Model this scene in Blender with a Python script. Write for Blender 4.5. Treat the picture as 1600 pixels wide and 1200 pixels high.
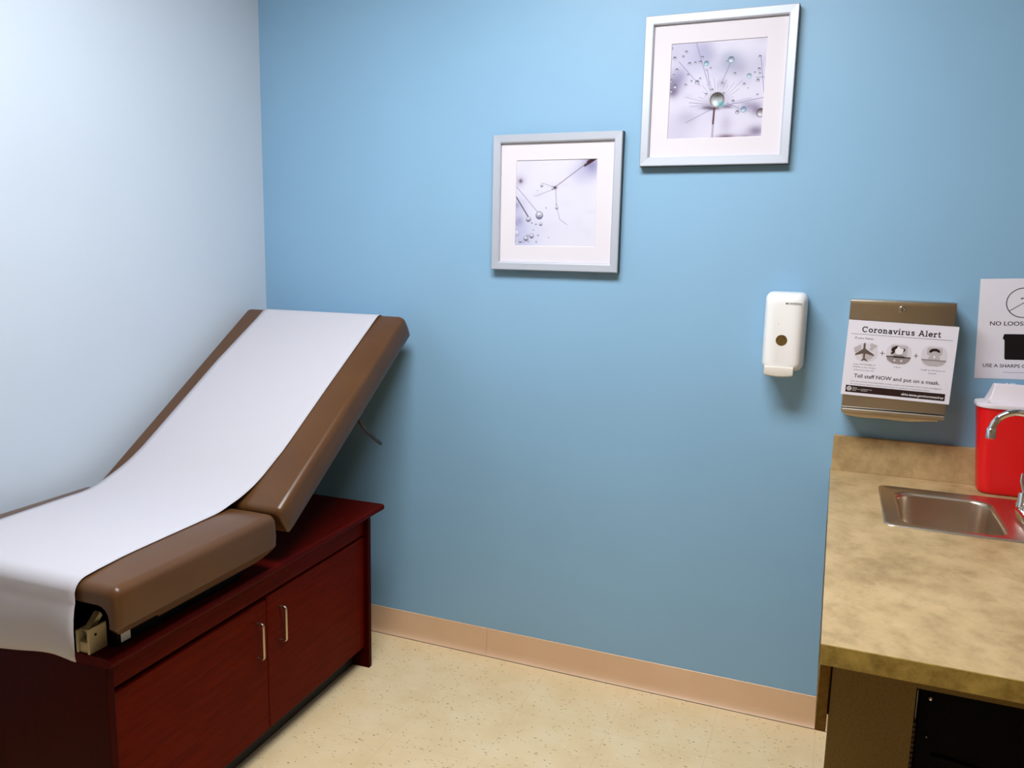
import bpy, bmesh, math, random
import numpy as np
from mathutils import Vector, Matrix

for o in list(bpy.data.objects):
    bpy.data.objects.remove(o)
SC = bpy.context.scene
COL = SC.collection
PI = math.pi

# ------------------------------------------------------------------ camera
CAM = (2.0922, -2.5898, 1.4862)
YAW, PITCH, ROLL, FPX = 0.3816, 0.1603, 0.0213, 1255.93
cd = bpy.data.cameras.new('camera')
cam = bpy.data.objects.new('camera', cd)
COL.objects.link(cam)
_f = Vector((-math.sin(YAW) * math.cos(PITCH), math.cos(YAW) * math.cos(PITCH), -math.sin(PITCH)))
_r = Vector((math.cos(YAW), math.sin(YAW), 0))
_u = _r.cross(_f)
_c, _s = math.cos(ROLL), math.sin(ROLL)
_r2 = _c * _r + _s * _u
_u2 = -_s * _r + _c * _u
cam.matrix_world = Matrix(((_r2.x, _u2.x, -_f.x, CAM[0]), (_r2.y, _u2.y, -_f.y, CAM[1]),
                           (_r2.z, _u2.z, -_f.z, CAM[2]), (0, 0, 0, 1)))
cd.sensor_fit = 'HORIZONTAL'
cd.sensor_width = 36.0
cd.lens = FPX / 1600.0 * 36.0
cd.clip_start = 0.02
SC.camera = cam

# ------------------------------------------------------------------ world, exposure, light levels
w = bpy.data.worlds.new('world')
SC.world = w
w.use_nodes = True
w.node_tree.nodes['Background'].inputs[0].default_value = (0.75, 0.85, 1.0, 1)
w.node_tree.nodes['Background'].inputs[1].default_value = 0.0
SC.view_settings.view_transform = 'Standard'
SC.view_settings.look = 'None'
SC.view_settings.gamma = 1.0
SC.view_settings.use_curve_mapping = False
SC.view_settings.exposure = 0.0
LAMP_COLOR = (0.95, 0.975, 1.0)
LAMP_POWER = 34.5
ROOM_H = 2.75
ROOM_X = 2.75
ROOM_Y = -3.45
LAMPS = [(1.36, -1.3)]

# ------------------------------------------------------------------ materials
def lin(c):
    return tuple(((v / 255.0) / 12.92 if v / 255.0 <= 0.04045 else ((v / 255.0 + 0.055) / 1.055) ** 2.4) for v in c)

class NT:
    def __init__(self, name):
        self.m = bpy.data.materials.new(name)
        self.m.use_nodes = True
        self.t = self.m.node_tree
        self.b = self.t.nodes['Principled BSDF']
        self.out = self.t.nodes['Material Output']
    def n(self, typ, **kw):
        x = self.t.nodes.new(typ)
        for k, v in kw.items():
            if k.startswith('i_'):
                x.inputs[k[2:].replace('_', ' ')].default_value = v
            else:
                setattr(x, k, v)
        return x
    def l(self, a, b):
        self.t.links.new(a, b)
    def coords(self, scale=(1, 1, 1), rot=(0, 0, 0)):
        tc = self.n('ShaderNodeTexCoord')
        mp = self.n('ShaderNodeMapping')
        mp.inputs['Scale'].default_value = scale
        mp.inputs['Rotation'].default_value = rot
        self.l(tc.outputs['Object'], mp.inputs['Vector'])
        return mp.outputs['Vector']
    def noise(self, vec, scale, detail=4.0, rough=0.5):
        x = self.n('ShaderNodeTexNoise')
        x.inputs['Scale'].default_value = scale
        x.inputs['Detail'].default_value = detail
        x.inputs['Roughness'].default_value = rough
        self.l(vec, x.inputs['Vector'])
        return x.outputs['Fac']
    def ramp(self, fac, stops):
        x = self.n('ShaderNodeValToRGB')
        e = x.color_ramp.elements
        while len(e) < len(stops):
            e.new(0.5)
        for k, (p, c) in enumerate(stops):
            e[k].position = p
            e[k].color = (c[0], c[1], c[2], 1)
        self.l(fac, x.inputs['Fac'])
        return x.outputs['Color']
    def mix(self, fac, a, b, blend='MIX'):
        x = self.n('ShaderNodeMix', data_type='RGBA', blend_type=blend)
        for k, v in ((0, fac), (6, a), (7, b)):
            if isinstance(v, bpy.types.NodeSocket):
                self.l(v, x.inputs[k])
            elif k == 0:
                x.inputs[0].default_value = v
            else:
                x.inputs[k].default_value = (v[0], v[1], v[2], 1)
        return x.outputs[2]
    def bump(self, fac, strength, dist=0.001):
        x = self.n('ShaderNodeBump')
        x.inputs['Strength'].default_value = strength
        x.inputs['Distance'].default_value = dist
        self.l(fac, x.inputs['Height'])
        self.l(x.outputs['Normal'], self.b.inputs['Normal'])
    def set(self, col=None, rough=None, metal=None, spec=None, coat=None):
        if col is not None:
            if isinstance(col, bpy.types.NodeSocket):
                self.l(col, self.b.inputs['Base Color'])
            else:
                self.b.inputs['Base Color'].default_value = (col[0], col[1], col[2], 1)
        if rough is not None: self.b.inputs['Roughness'].default_value = rough
        if metal is not None: self.b.inputs['Metallic'].default_value = metal
        if spec is not None: self.b.inputs['Specular IOR Level'].default_value = spec
        if coat is not None: self.b.inputs['Coat Weight'].default_value = coat
        return self

def plain(name, col, rough=0.5, metal=0.0, spec=0.5, var=0.0):
    k = NT(name)
    if var:
        v = k.coords()
        f = k.noise(v, 60, 5)
        k.set(k.ramp(f, [(0.3, [c * (1 - var) for c in col]), (0.7, [c * (1 + var) for c in col])]))
    else:
        k.set(col)
    k.set(rough=rough, metal=metal, spec=spec)
    return k.m

def paint(name, col, rough, spec=0.5):
    k = NT(name)
    v = k.coords()
    f = k.noise(v, 2.2, 2)
    k.set(k.ramp(f, [(0.35, [c * 0.985 for c in col]), (0.65, [min(1, c * 1.015) for c in col])]), rough, 0, spec)
    k.bump(k.noise(v, 260, 3), 0.12, 0.0006)
    return k.m

M = {}
M['blue'] = paint('wall_paint_blue', (0.256, 0.454, 0.645), 0.45, 0.35)
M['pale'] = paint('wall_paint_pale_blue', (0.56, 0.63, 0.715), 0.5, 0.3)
M['tan'] = paint('wall_paint_tan', (0.14, 0.10, 0.06), 0.6)
M['front'] = paint('wall_paint_warm_tan', (0.30, 0.19, 0.095), 0.6)
M['ceiling'] = plain('ceiling_tile', (0.34, 0.32, 0.285), 0.9, var=0.03)
M['tbar'] = plain('ceiling_grid_metal', lin((232, 232, 228)), 0.5)
M['lamp_frame'] = plain('lamp_frame_white', lin((235, 235, 232)), 0.4)

def floor_mat():
    k = NT('vinyl_floor_tile')
    v = k.coords()
    base = k.ramp(k.noise(v, 7, 5, 0.6), [(0.3, (0.78, 0.585, 0.325)), (0.5, (0.82, 0.63, 0.37)), (0.72, (0.86, 0.68, 0.43))])
    streak = k.noise(k.coords((9, 60, 1), (0, 0, 0.5)), 1.2, 4)
    base = k.mix(k.ramp(streak, [(0.62, (0, 0, 0)), (0.75, (0.35, 0.35, 0.35))]), base, lin((240, 220, 180)))
    def fleck(rot, sc, thr, seed):
        vv = k.coords((sc * 0.34, sc, 1), (0, 0, rot))
        wv = k.n('ShaderNodeVectorMath', operation='ADD')
        k.l(vv, wv.inputs[0])
        nz = k.n('ShaderNodeTexNoise')
        nz.inputs['Scale'].default_value = 1.3
        k.l(vv, nz.inputs['Vector'])
        k.l(nz.outputs['Color'], wv.inputs[1])
        vo = k.n('ShaderNodeTexVoronoi', feature='F1', voronoi_dimensions='2D')
        vo.inputs['Scale'].default_value = 1.0
        k.l(wv.outputs[0], vo.inputs['Vector'])
        d = k.n('ShaderNodeMath', operation='LESS_THAN')
        d.inputs[1].default_value = 0.125
        k.l(vo.outputs['Distance'], d.inputs[0])
        s = k.n('ShaderNodeSeparateColor')
        k.l(vo.outputs['Color'], s.inputs[0])
        g = k.n('ShaderNodeMath', operation='GREATER_THAN')
        g.inputs[1].default_value = thr
        k.l(s.outputs[seed], g.inputs[0])
        mu = k.n('ShaderNodeMath', operation='MULTIPLY')
        k.l(d.outputs[0], mu.inputs[0])
        k.l(g.outputs[0], mu.inputs[1])
        return mu.outputs[0]
    c = k.mix(fleck(0.9, 95, 0.87, 0), base, lin((176, 146, 100)))
    c = k.mix(fleck(-0.5, 120, 0.90, 1), c, lin((112, 90, 62)))
    c = k.mix(fleck(2.1, 80, 0.90, 2), c, lin((240, 222, 186)))
    br = k.n('ShaderNodeTexBrick')
    br.offset = 0.0
    br.inputs['Scale'].default_value = 1.0
    br.inputs['Brick Width'].default_value = 0.3048
    br.inputs['Row Height'].default_value = 0.3048
    br.inputs['Mortar Size'].default_value = 0.0006
    br.inputs['Mortar Smooth'].default_value = 0.3
    k.l(v, br.inputs['Vector'])
    c = k.mix(br.outputs['Fac'], c, (.66, .49, .28))
    k.set(c, 0.38, 0, 0.4)
    k.bump(k.noise(v, 30, 3), 0.05, 0.001)
    return k.m
M['floor'] = floor_mat()

def cove_mat():
    k = NT('baseboard_vinyl')
    f = k.noise(k.coords((1, 1, 1)), 5, 3)
    k.set(k.ramp(f, [(0.3, (0.74, 0.49, 0.30)), (0.7, (0.80, 0.54, 0.35))]), 0.42, 0, 0.45)
    return k.m
M['cove'] = cove_mat()

def wood_mat(name, ca, cb, cc, axis):
    k = NT(name)
    sc = {'y': (26, 2.2, 30), 'z': (30, 30, 1.6), 'x': (2.2, 30, 30)}[axis]
    f = k.noise(k.coords(sc), 3.0, 6, 0.65)
    g = k.noise(k.coords(tuple(s * 4 for s in sc)), 4.0, 3, 0.6)
    c = k.ramp(f, [(0.3, ca), (0.52, cb), (0.75, cc)])
    c = k.mix(k.ramp(g, [(0.55, (0, 0, 0)), (0.75, (0.5, 0.5, 0.5))]), c, [v * 0.55 for v in ca])
    k.set(c, 0.40, 0, 0.035)
    k.bump(f, 0.04, 0.0006)
    return k.m
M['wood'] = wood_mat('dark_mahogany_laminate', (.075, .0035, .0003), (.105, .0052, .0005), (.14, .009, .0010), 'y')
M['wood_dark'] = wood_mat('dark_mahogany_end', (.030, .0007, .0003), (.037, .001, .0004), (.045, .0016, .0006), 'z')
M['wood_top'] = wood_mat('dark_mahogany_top', (.055, .0022, .0010), (.072, .0032, .0016), (.09, .005, .002), 'y')

def vinyl_mat():
    k = NT('brown_upholstery_vinyl')
    v = k.coords()
    k.set(k.ramp(k.noise(v, 6, 4), [(0.3, (.092, .038, .0125)), (0.7, (.108, .046, .0155))]), 0.31, 0, 0.34)
    k.bump(k.noise(v, 700, 2), 0.12, 0.0004)
    return k.m
M['vinyl'] = vinyl_mat()

def paper_mat(name, col, bump=0.25):
    k = NT(name)
    v = k.coords()
    k.set(col, 0.75, 0, 0.2)
    k.bump(k.noise(v, 9, 5, 0.6), bump, 0.006)
    return k.m
M['paper'] = paper_mat('exam_table_paper', (0.535, 0.515, 0.555), 0.22)
M['sheet'] = plain('printer_paper', (0.80, 0.765, 0.845), 0.6, spec=0.2)
M['towelpaper'] = plain('paper_towel', lin((225, 205, 170)), 0.8, var=0.04)

def laminate_mat(name, a, b, c, d, sc=1.0, rough=0.42):
    k = NT(name)
    v = k.coords((1.15, 0.85, 1.1))
    f = k.noise(v, 7 * sc, 8, 0.66)
    g = k.noise(k.coords((1.1, 0.9, 0.9), (0.3, 0.2, 0.7)), 22 * sc, 6, 0.62)
    col = k.ramp(f, [(0.28, a), (0.45, b), (0.58, c), (0.74, d)])
    col = k.mix(k.ramp(g, [(0.3, (0.45, 0.45, 0.45)), (0.5, (0, 0, 0)), (0.72, (0.4, 0.4, 0.4))]), col,
                k.ramp(g, [(0.45, a), (0.55, d)]))
    k.set(col, rough, 0, 0.4)
    return k.m
M['lam'] = laminate_mat('counter_laminate', (.27, .175, .075), (.43, .295, .138), (.52, .365, .18), (.60, .425, .225))
M['lam_shade_tint'] = laminate_mat('counter_laminate_shade_tint', (.30, .20, .042), (.50, .35, .078), (.66, .475, .115), (.76, .555, .17), 2.8)  # same laminate, with the olive cast of the shaded end put into the colour
def cab_mat():
    k = NT('cabinet_brown_laminate')
    v = k.coords((1, 1, 1))
    f = k.noise(v, 260, 3, 0.7)
    k.set(k.ramp(f, [(0.3, (.15, .088, .016)), (0.7, (.22, .135, .030))]), 0.55, 0, 0.3)
    return k.m
M['cab'] = cab_mat()
def strip_mat():
    return wood_mat('drawer_front_brown', (.14, .07, .014), (.19, .10, .02), (.24, .13, .03), 'y')
M['strip'] = strip_mat()

def metal(name, col, rough, aniso=0.0):
    k = NT(name)
    k.set(col, rough, 1.0)
    if aniso:
        k.b.inputs['Anisotropic'].default_value = aniso
    f = k.noise(k.coords((2, 120, 120)), 4, 3)
    r = k.n('ShaderNodeMapRange')
    r.inputs['To Min'].default_value = rough * 0.85
    r.inputs['To Max'].default_value = rough * 1.15
    k.l(f, r.inputs['Value'])
    k.l(r.outputs['Result'], k.b.inputs['Roughness'])
    return k.m
M['steel'] = metal('brushed_steel', (0.50, 0.44, 0.37), 0.34)
M['sinksteel'] = plain('sink_steel', (0.66, 0.54, 0.42), 0.30, metal=1.0)
M['chrome'] = metal('chrome', (0.86, 0.85, 0.84), 0.06)
M['satin'] = metal('satin_nickel', (0.50, 0.40, 0.29), 0.3)
M['frame'] = plain('silver_frame', (0.52, 0.55, 0.62), 0.48, metal=0.35, spec=0.3)
M['frame_side'] = plain('frame_black_side', (0.012, 0.012, 0.013), 0.5)
M['mat'] = plain('mat_board', (0.72, 0.675, 0.725), 0.8, spec=0.1)
M['black'] = plain('black_plastic_and_recess_shade', (0.0022, 0.0014, 0.0014), 0.5, spec=0.06)  # black parts, and the painted shade inside the seat recess
M['blackmetal'] = plain('black_frame_metal', (0.0022, 0.0018, 0.0018), 0.55, spec=0.08)
M['lever'] = plain('grey_lever_coating', (0.045, 0.04, 0.042), 0.5)
M['cream'] = plain('cream_bracket', lin((205, 190, 150)), 0.5)
M['whitelabel'] = plain('white_label', lin((235, 232, 228)), 0.6)
M['toe'] = plain('toe_kick_black', (0.012, 0.008, 0.006), 0.6)
M['soap'] = plain('white_abs_plastic', lin((240, 238, 236)), 0.28, spec=0.5)
M['soapbar'] = plain('warm_white_plastic', lin((224, 216, 204)), 0.35, spec=0.5)
M['soapback'] = plain('grey_back_plate', lin((150, 150, 150)), 0.5)
M['amber'] = plain('amber_window', lin((96, 74, 38)), 0.15, var=0.35)
M['ink'] = plain('print_black', (0.012, 0.009, 0.010), 0.7, spec=0.1)
M['inkbrown'] = plain('print_dark_brown', lin((52, 34, 30)), 0.7, spec=0.1)
M['inkgrey'] = plain('print_grey', lin((112, 104, 108)), 0.7, spec=0.1)
M['g1'] = plain('print_grey_pale', lin((219, 212, 221)), 0.7, spec=0.1)
M['g2'] = plain('print_grey_light', lin((190, 181, 185)), 0.7, spec=0.1)
M['g3'] = plain('print_grey_mid', lin((152, 140, 140)), 0.7, spec=0.1)
M['g4'] = plain('print_grey_deep', lin((104, 88, 80)), 0.7, spec=0.1)
M['printwhite'] = plain('print_white', lin((240, 236, 240)), 0.7, spec=0.1)
M['red'] = plain('red_container_plastic', (.80, .0045, .0075), 0.34, spec=0.45)
def lid_mat():
    k = NT('translucent_lid_plastic')
    k.set((.95, .88, .93), 0.35, 0, 0.4)
    tr = k.n('ShaderNodeBsdfTranslucent')
    tr.inputs[0].default_value = (0.85, 0.75, 0.78, 1)
    mx = k.n('ShaderNodeMixShader')
    mx.inputs[0].default_value = 0.22
    k.l(k.b.outputs[0], mx.inputs[1])
    k.l(tr.outputs[0], mx.inputs[2])
    k.l(mx.outputs[0], k.out.inputs[0])
    return k.m
M['lid'] = lid_mat()
def art_mat():
    k = NT('art_print_ink')
    a = k.n('ShaderNodeVertexColor', layer_name='ink')
    k.set(a.outputs['Color'], 0.6, 0, 0.15)
    return k.m
M['art'] = art_mat()
def lamp_mat():
    k = NT('lamp_diffuser_glow')
    e = k.n('ShaderNodeEmission')
    e.inputs[0].default_value = (*LAMP_COLOR, 1)
    e.inputs[1].default_value = LAMP_POWER
    k.l(e.outputs[0], k.out.inputs[0])
    return k.m
M['lamp'] = lamp_mat()

# ------------------------------------------------------------------ mesh helpers
def obj(name, bm, mats, parent=None, smooth=None, loc=None, rot=None):
    me = bpy.data.meshes.new(name)
    bmesh.ops.recalc_face_normals(bm, faces=bm.faces[:])
    bm.to_mesh(me)
    bm.free()
    if not isinstance(mats, (list, tuple)):
        mats = [mats]
    for m in mats:
        me.materials.append(m)
    if smooth is not None:
        for p in me.polygons:
            p.use_smooth = True
        me.set_sharp_from_angle(angle=math.radians(smooth))
    o = bpy.data.objects.new(name, me)
    COL.objects.link(o)
    if parent is not None:
        o.parent = parent
    if loc: o.location = loc
    if rot: o.rotation_euler = rot
    return o

def thing(name, label, cat, loc=(0, 0, 0), rot=(0, 0, 0), group=None):
    o = bpy.data.objects.new(name, None)
    o.empty_display_size = 0.05
    COL.objects.link(o)
    o.location = loc
    o.rotation_euler = rot
    return tag(o, label, cat, group)

def tag(o, label, cat, group=None):
    o['label'] = label
    o['category'] = cat
    if group: o['group'] = group
    return o

def struct(name, bm, m, **kw):
    o = obj(name, bm, m, **kw)
    o['kind'] = 'structure'
    return o

def box(bm, x0, x1, y0, y1, z0, z1, mi=0, bevel=0.0, seg=2):
    vs = [bm.verts.new((x, y, z)) for z in (z0, z1) for y in (y0, y1) for x in (x0, x1)]
    fs = [bm.faces.new([vs[i] for i in q]) for q in
          ((0, 2, 3, 1), (4, 5, 7, 6), (0, 1, 5, 4), (2, 6, 7, 3), (0, 4, 6, 2), (1, 3, 7, 5))]
    for f in fs: f.material_index = mi
    if bevel:
        es = list({e for f in fs for e in f.edges})
        r = bmesh.ops.bevel(bm, geom=es, offset=bevel, segments=seg, profile=0.5, affect='EDGES')
        for f in r['faces']: f.material_index = mi
    return bm

def B(*a, **k):
    return box(bmesh.new(), *a, **k)

def tube(bm, pts, r, n=12, mi=0, cap=True):
    pts = [Vector(p) for p in pts]
    rs = r if isinstance(r, (list, tuple)) else [r] * len(pts)
    rings = []
    t0 = (pts[1] - pts[0]).normalized()
    up = Vector((0, 0, 1)) if abs(t0.z) < 0.9 else Vector((0, 1, 0))
    nrm = (up - up.dot(t0) * t0).normalized()
    for i, p in enumerate(pts):
        if i == 0: t = pts[1] - pts[0]
        elif i == len(pts) - 1: t = pts[-1] - pts[-2]
        else: t = (pts[i + 1] - pts[i]).normalized() + (pts[i] - pts[i - 1]).normalized()
        t.normalize()
        nrm = (nrm - nrm.dot(t) * t).normalized()
        bn = t.cross(nrm)
        rings.append([bm.verts.new(p + rs[i] * (math.cos(a) * nrm + math.sin(a) * bn))
                      for a in [2 * PI * k / n for k in range(n)]])
    for a, b in zip(rings, rings[1:]):
        for k in range(n):
            f = bm.faces.new((a[k], a[(k + 1) % n], b[(k + 1) % n], b[k]))
            f.material_index = mi
    if cap:
        for q in (rings[0][::-1], rings[-1]):
            f = bm.faces.new(q)
            f.material_index = mi
    return bm

def lathe(bm, prof, c, axis='z', n=28, mi=0):
    rings = []
    for r, h in prof:
        ring = []
        for k in range(n):
            a = 2 * PI * k / n
            u, v = r * math.cos(a), r * math.sin(a)
            p = {'z': (u, v, h), 'y': (u, h, v), 'x': (h, u, v)}[axis]
            ring.append(bm.verts.new((c[0] + p[0], c[1] + p[1], c[2] + p[2])))
        rings.append(ring)
    for a, b in zip(rings, rings[1:]):
        for k in range(n):
            f = bm.faces.new((a[k], a[(k + 1) % n], b[(k + 1) % n], b[k]))
            f.material_index = mi
    for q in (rings[0][::-1], rings[-1]):
        f = bm.faces.new(q)
        f.material_index = mi
    return bm

def loft(bm, rings, mi=0, caps=True, closed=True):
    vr = [[bm.verts.new(p) for p in r] for r in rings]
    n = len(vr[0])
    for a, b in zip(vr, vr[1:]):
        for k in range(n if closed else n - 1):
            f = bm.faces.new((a[k], a[(k + 1) % n], b[(k + 1) % n], b[k]))
            f.material_index = mi
    if caps:
        for q in (vr[0][::-1], vr[-1]):
            f = bm.faces.new(q)
            f.material_index = mi
    return vr

def rrect(x0, x1, z0, z1, r, n=6):
    """rounded rectangle outline, list of (x, z)"""
    out = []
    for cx, cz, a0 in ((x1 - r, z1 - r, 0), (x0 + r, z1 - r, PI / 2), (x0 + r, z0 + r, PI), (x1 - r, z0 + r, 1.5 * PI)):
        for k in range(n + 1):
            a = a0 + PI / 2 * k / n
            out.append((cx + r * math.cos(a), cz + r * math.sin(a)))
    return out

def flat(bm, poly, y=0.0, mi=0):
    f = bm.faces.new([bm.verts.new((p[0], y, p[1])) for p in poly])
    f.material_index = mi
    return bm

def ell(cx, cz, rx, rz, n=28, a0=0, a1=2 * PI):
    return [(cx + rx * math.cos(a0 + (a1 - a0) * k / n), cz + rz * math.sin(a0 + (a1 - a0) * k / n)) for k in range(n + (0 if abs(a1 - a0 - 2 * PI) < 1e-6 else 1))]

def stroke(bm, pts, wd, y=0.0, mi=0, ext=0.25):
    for (ax, az), (bx, bz) in zip(pts, pts[1:]):
        dx, dz = bx - ax, bz - az
        L = math.hypot(dx, dz)
        if L < 1e-9: continue
        dx, dz = dx / L, dz / L
        e = wd * ext
        ax2, az2, bx2, bz2 = ax - dx * e, az - dz * e, bx + dx * e, bz + dz * e
        nx, nz = -dz * wd / 2, dx * wd / 2
        flat(bm, [(ax2 + nx, az2 + nz), (bx2 + nx, bz2 + nz), (bx2 - nx, bz2 - nz), (ax2 - nx, az2 - nz)], y, mi)

def text(bm, s, x, z, y, width=None, height=None, bold=0.0, align='L', shear=0.0, mi=0):
    """flat lettering in the x-z plane with its baseline at z"""
    cu = bpy.data.curves.new('lettering', 'FONT')
    cu.body = s
    cu.size = 1.0
    cu.offset = bold
    cu.shear = shear
    cu.resolution_u = 3
    o = bpy.data.objects.new('lettering', cu)
    COL.objects.link(o)
    dg = bpy.context.evaluated_depsgraph_get()
    me = o.evaluated_get(dg).to_mesh()
    co = [v.co.copy() for v in me.vertices]
    x0 = min(c.x for c in co); x1 = max(c.x for c in co)
    hmax = max(c.y for c in co)
    sx = (width / (x1 - x0)) if width else None
    sz = (height / 0.73) if height else None
    if sx is None: sx = sz
    if sz is None: sz = sx
    off = {'L': x0, 'C': (x0 + x1) / 2, 'R': x1}[align]
    vs = [bm.verts.new((x + (c.x - off) * sx, y, z + c.y * sz)) for c in co]
    for p in me.polygons:
        try:
            f = bm.faces.new([vs[i] for i in p.vertices])
            f.material_index = mi
        except ValueError:
            pass
    o.evaluated_get(dg).to_mesh_clear()
    bpy.data.objects.remove(o)
    bpy.data.curves.remove(cu)
    return bm

# slab-serif heading letters, drawn as strokes
def arc(cx, cz, rx, rz, a0, a1, n=14):
    return [(cx + rx * math.cos(math.radians(a0 + (a1 - a0) * k / n)), cz + rz * math.sin(math.radians(a0 + (a1 - a0) * k / n))) for k in range(n + 1)]
SLAB = {
 'C': (0.76, [arc(.37, .36, .28, .32, 52, 315)], [[(.62, .70), (.62, .47)]]),
 'o': (0.58, [arc(.28, .25, .20, .21, 0, 360, 20)], []),
 'r': (0.47, [[(.15, 0), (.15, .47)], [(.15, .30), (.22, .42), (.32, .46), (.41, .43)]], [[(.01, .03), (.32, .03)], [(.02, .47), (.15, .47)]]),
 'n': (0.62, [[(.14, 0), (.14, .47)], [(.14, .33), (.23, .44), (.35, .45), (.43, .35), (.43, 0)]], [[(.02, .03), (.26, .03)], [(.32, .03), (.56, .03)], [(.02, .47), (.14, .47)]]),
 'a': (0.54, [[(.08, .40), (.18, .47), (.31, .45), (.37, .36), (.37, .03)], [(.37, .27), (.2, .28), (.09, .21), (.08, .11), (.16, .03), (.28, .05), (.37, .14)]], [[(.37, .03), (.48, .03)]]),
 'v': (0.55, [[(.06, .47), (.26, .03), (.46, .47)]], [[(-.03, .47), (.18, .47)], [(.34, .47), (.55, .47)]]),
 'i': (0.33, [[(.15, 0), (.15, .47)], [(.14, .62), (.17, .70)]], [[(.02, .03), (.28, .03)], [(.03, .47), (.15, .47)]]),
 'u': (0.62, [[(.13, .47), (.13, .14), (.19, .04), (.29, .03), (.42, .14)], [(.42, .47), (.42, .03)]], [[(.42, .03), (.54, .03)], [(.01, .47), (.13, .47)], [(.30, .47), (.42, .47)]]),
 's': (0.48, [[(.37, .38), (.29, .46), (.17, .46), (.1, .38), (.14, .29), (.31, .22), (.37, .13), (.3, .04), (.17, .03), (.08, .11)]], []),
 'A': (0.74, [[(.09, .03), (.35, .69), (.61, .03)], [(.2, .24), (.5, .24)]], [[(-.02, .03), (.2, .03)], [(.5, .03), (.72, .03)], [(.2, .69), (.36, .69)]]),
 'l': (0.33, [[(.15, 0), (.15, .72)]], [[(.02, .03), (.28, .03)], [(.03, .70), (.15, .70)]]),
 'e': (0.54, [[(.07, .26), (.46, .26)], arc(.27, .25, .20, .21, 3, 318, 18)], []),
 't': (0.40, [[(.17, .64), (.17, .11), (.23, .03), (.35, .05)]], [[(.03, .46), (.34, .46)]]),
 ' ': (0.34, [], [])}
def slab_text(bm, s, x, z, y, width, mi=0):
    tot = sum(SLAB[c][0] + .03 for c in s)
    k = width / tot
    cx = x
    for c in s:
        adv, main, ser = SLAB[c]
        for p in main:
            stroke(bm, [(cx + a * k, z + b * k) for a, b in p], .128 * k, y, mi)
        for p in ser:
            stroke(bm, [(cx + a * k, z + b * k) for a, b in p], .085 * k, y, mi)
        cx += (adv + .03) * k

# ------------------------------------------------------------------ the room
struct('floor', B(-0.1, ROOM_X + .1, ROOM_Y - .1, 0.1, -0.1, 0), M['floor'])
struct('wall_back', B(-0.1, ROOM_X + .1, 0, 0.1, 0, ROOM_H), M['blue'])
struct('wall_left', B(-0.1, 0, ROOM_Y, 0, 0, ROOM_H), M['pale'])
struct('wall_right', B(ROOM_X, ROOM_X + .1, ROOM_Y, 0, 0, ROOM_H), M['tan'])
struct('wall_front', B(-0.1, ROOM_X + .1, ROOM_Y - .1, ROOM_Y, 0, ROOM_H), M['front'])
bm = B(-0.1, ROOM_X + .1, ROOM_Y - .1, 0.1, ROOM_H, ROOM_H + .1)
struct('ceiling', bm, M['ceiling'])
bm = bmesh.new()
for i in range(5):
    x = 0.06 + i * 0.61
    if x < ROOM_X: box(bm, x - .012, x + .012, ROOM_Y, 0, ROOM_H - .004, ROOM_H)
for j in range(6):
    y = -0.2 - j * 0.61
    box(bm, 0, ROOM_X, y - .012, y + .012, ROOM_H - .0035, ROOM_H)
struct('trim_1', bm, M['tbar'])

def coving(name, p0, p1, nrm, split=None):
    """vinyl cove base: flat face with a flared toe and a thin rounded top"""
    prof = [(0, 0.1045), (0.0012, 0.1056), (0.003, 0.104), (0.0032, 0.03), (0.0042, 0.016), (0.0075, 0.006), (0.013, 0.0012), (0.014, 0.0)]
    bm = bmesh.new()
    p0 = Vector(p0); p1 = Vector(p1); nrm = Vector(nrm)
    cuts = [0.0, 1.0]
    if split: cuts = [0.0, split - .00015, split + .00015, 1.0]
    for a, b in list(zip(cuts, cuts[1:]))[::2]:
        rings = []
        for t in (a, b):
            p = p0.lerp(p1, t)
            rings.append([p + nrm * d + Vector((0, 0, h)) for d, h in prof + [(0, 0)]])
        loft(bm, rings)
    return struct(name, bm, M['cove'], smooth=40)
coving('baseboard_back', (0, 0, 0), (ROOM_X, 0, 0), (0, -1, 0), split=0.974 / ROOM_X)
struct('trim_2', B(0, ROOM_X, -.0178, -.0142, 0, .0007), plain('floor_joint_dark', (.10, .06, .03), .7))
coving('baseboard_left', (0, 0, 0), (0, ROOM_Y, 0), (1, 0, 0))
coving('baseboard_right', (ROOM_X, ROOM_Y, 0), (ROOM_X, -1.3, 0), (-1, 0, 0))

# fluorescent ceiling troffers
for k, (lx, ly) in enumerate(LAMPS):
    t = thing('ceiling_light', 'white recessed fluorescent ceiling light panel over the middle of the room', 'ceiling light', (lx, ly, ROOM_H))
    bm = bmesh.new()
    for a in ((-.61, .61, -.305, -.27), (-.61, .61, .27, .305), (-.61, -.575, -.27, .27), (.575, .61, -.27, .27)):
        box(bm, *a, -.016, -.0045)
    obj('light_frame', bm, M['lamp_frame'], t)
    obj('diffuser', B(-.575, .575, -.27, .27, -.012, -.006), M['lamp'], t)

# ------------------------------------------------------------------ exam table
T = thing('exam_table', 'dark mahogany cabinet exam table with raised brown vinyl backrest', 'exam table', (0.628, -0.262, 0), (0, 0, 0.033))
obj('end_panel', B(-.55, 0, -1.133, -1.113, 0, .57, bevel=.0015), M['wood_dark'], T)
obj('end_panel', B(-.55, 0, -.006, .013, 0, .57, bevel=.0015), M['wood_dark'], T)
bm = bmesh.new()
box(bm, -.55, -.042, -1.112, -.007, .078, .569)
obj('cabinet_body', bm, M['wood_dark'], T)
obj('toe_kick', B(-.54, -.068, -1.112, -.007, 0, .0775), M['toe'], T)
obj('apron', B(-.041, -.018, -1.112, -.007, .500, .5695, bevel=.0015), M['wood'], T)
bm = bmesh.new()
loft(bm, [[(x, y, z) for x, z in rrect(-.565, .018, .570, .592, .009, 5)] for y in (-1.136, .078)])
obj('cabinet_top', bm, M['wood_top'], T, smooth=50)

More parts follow.
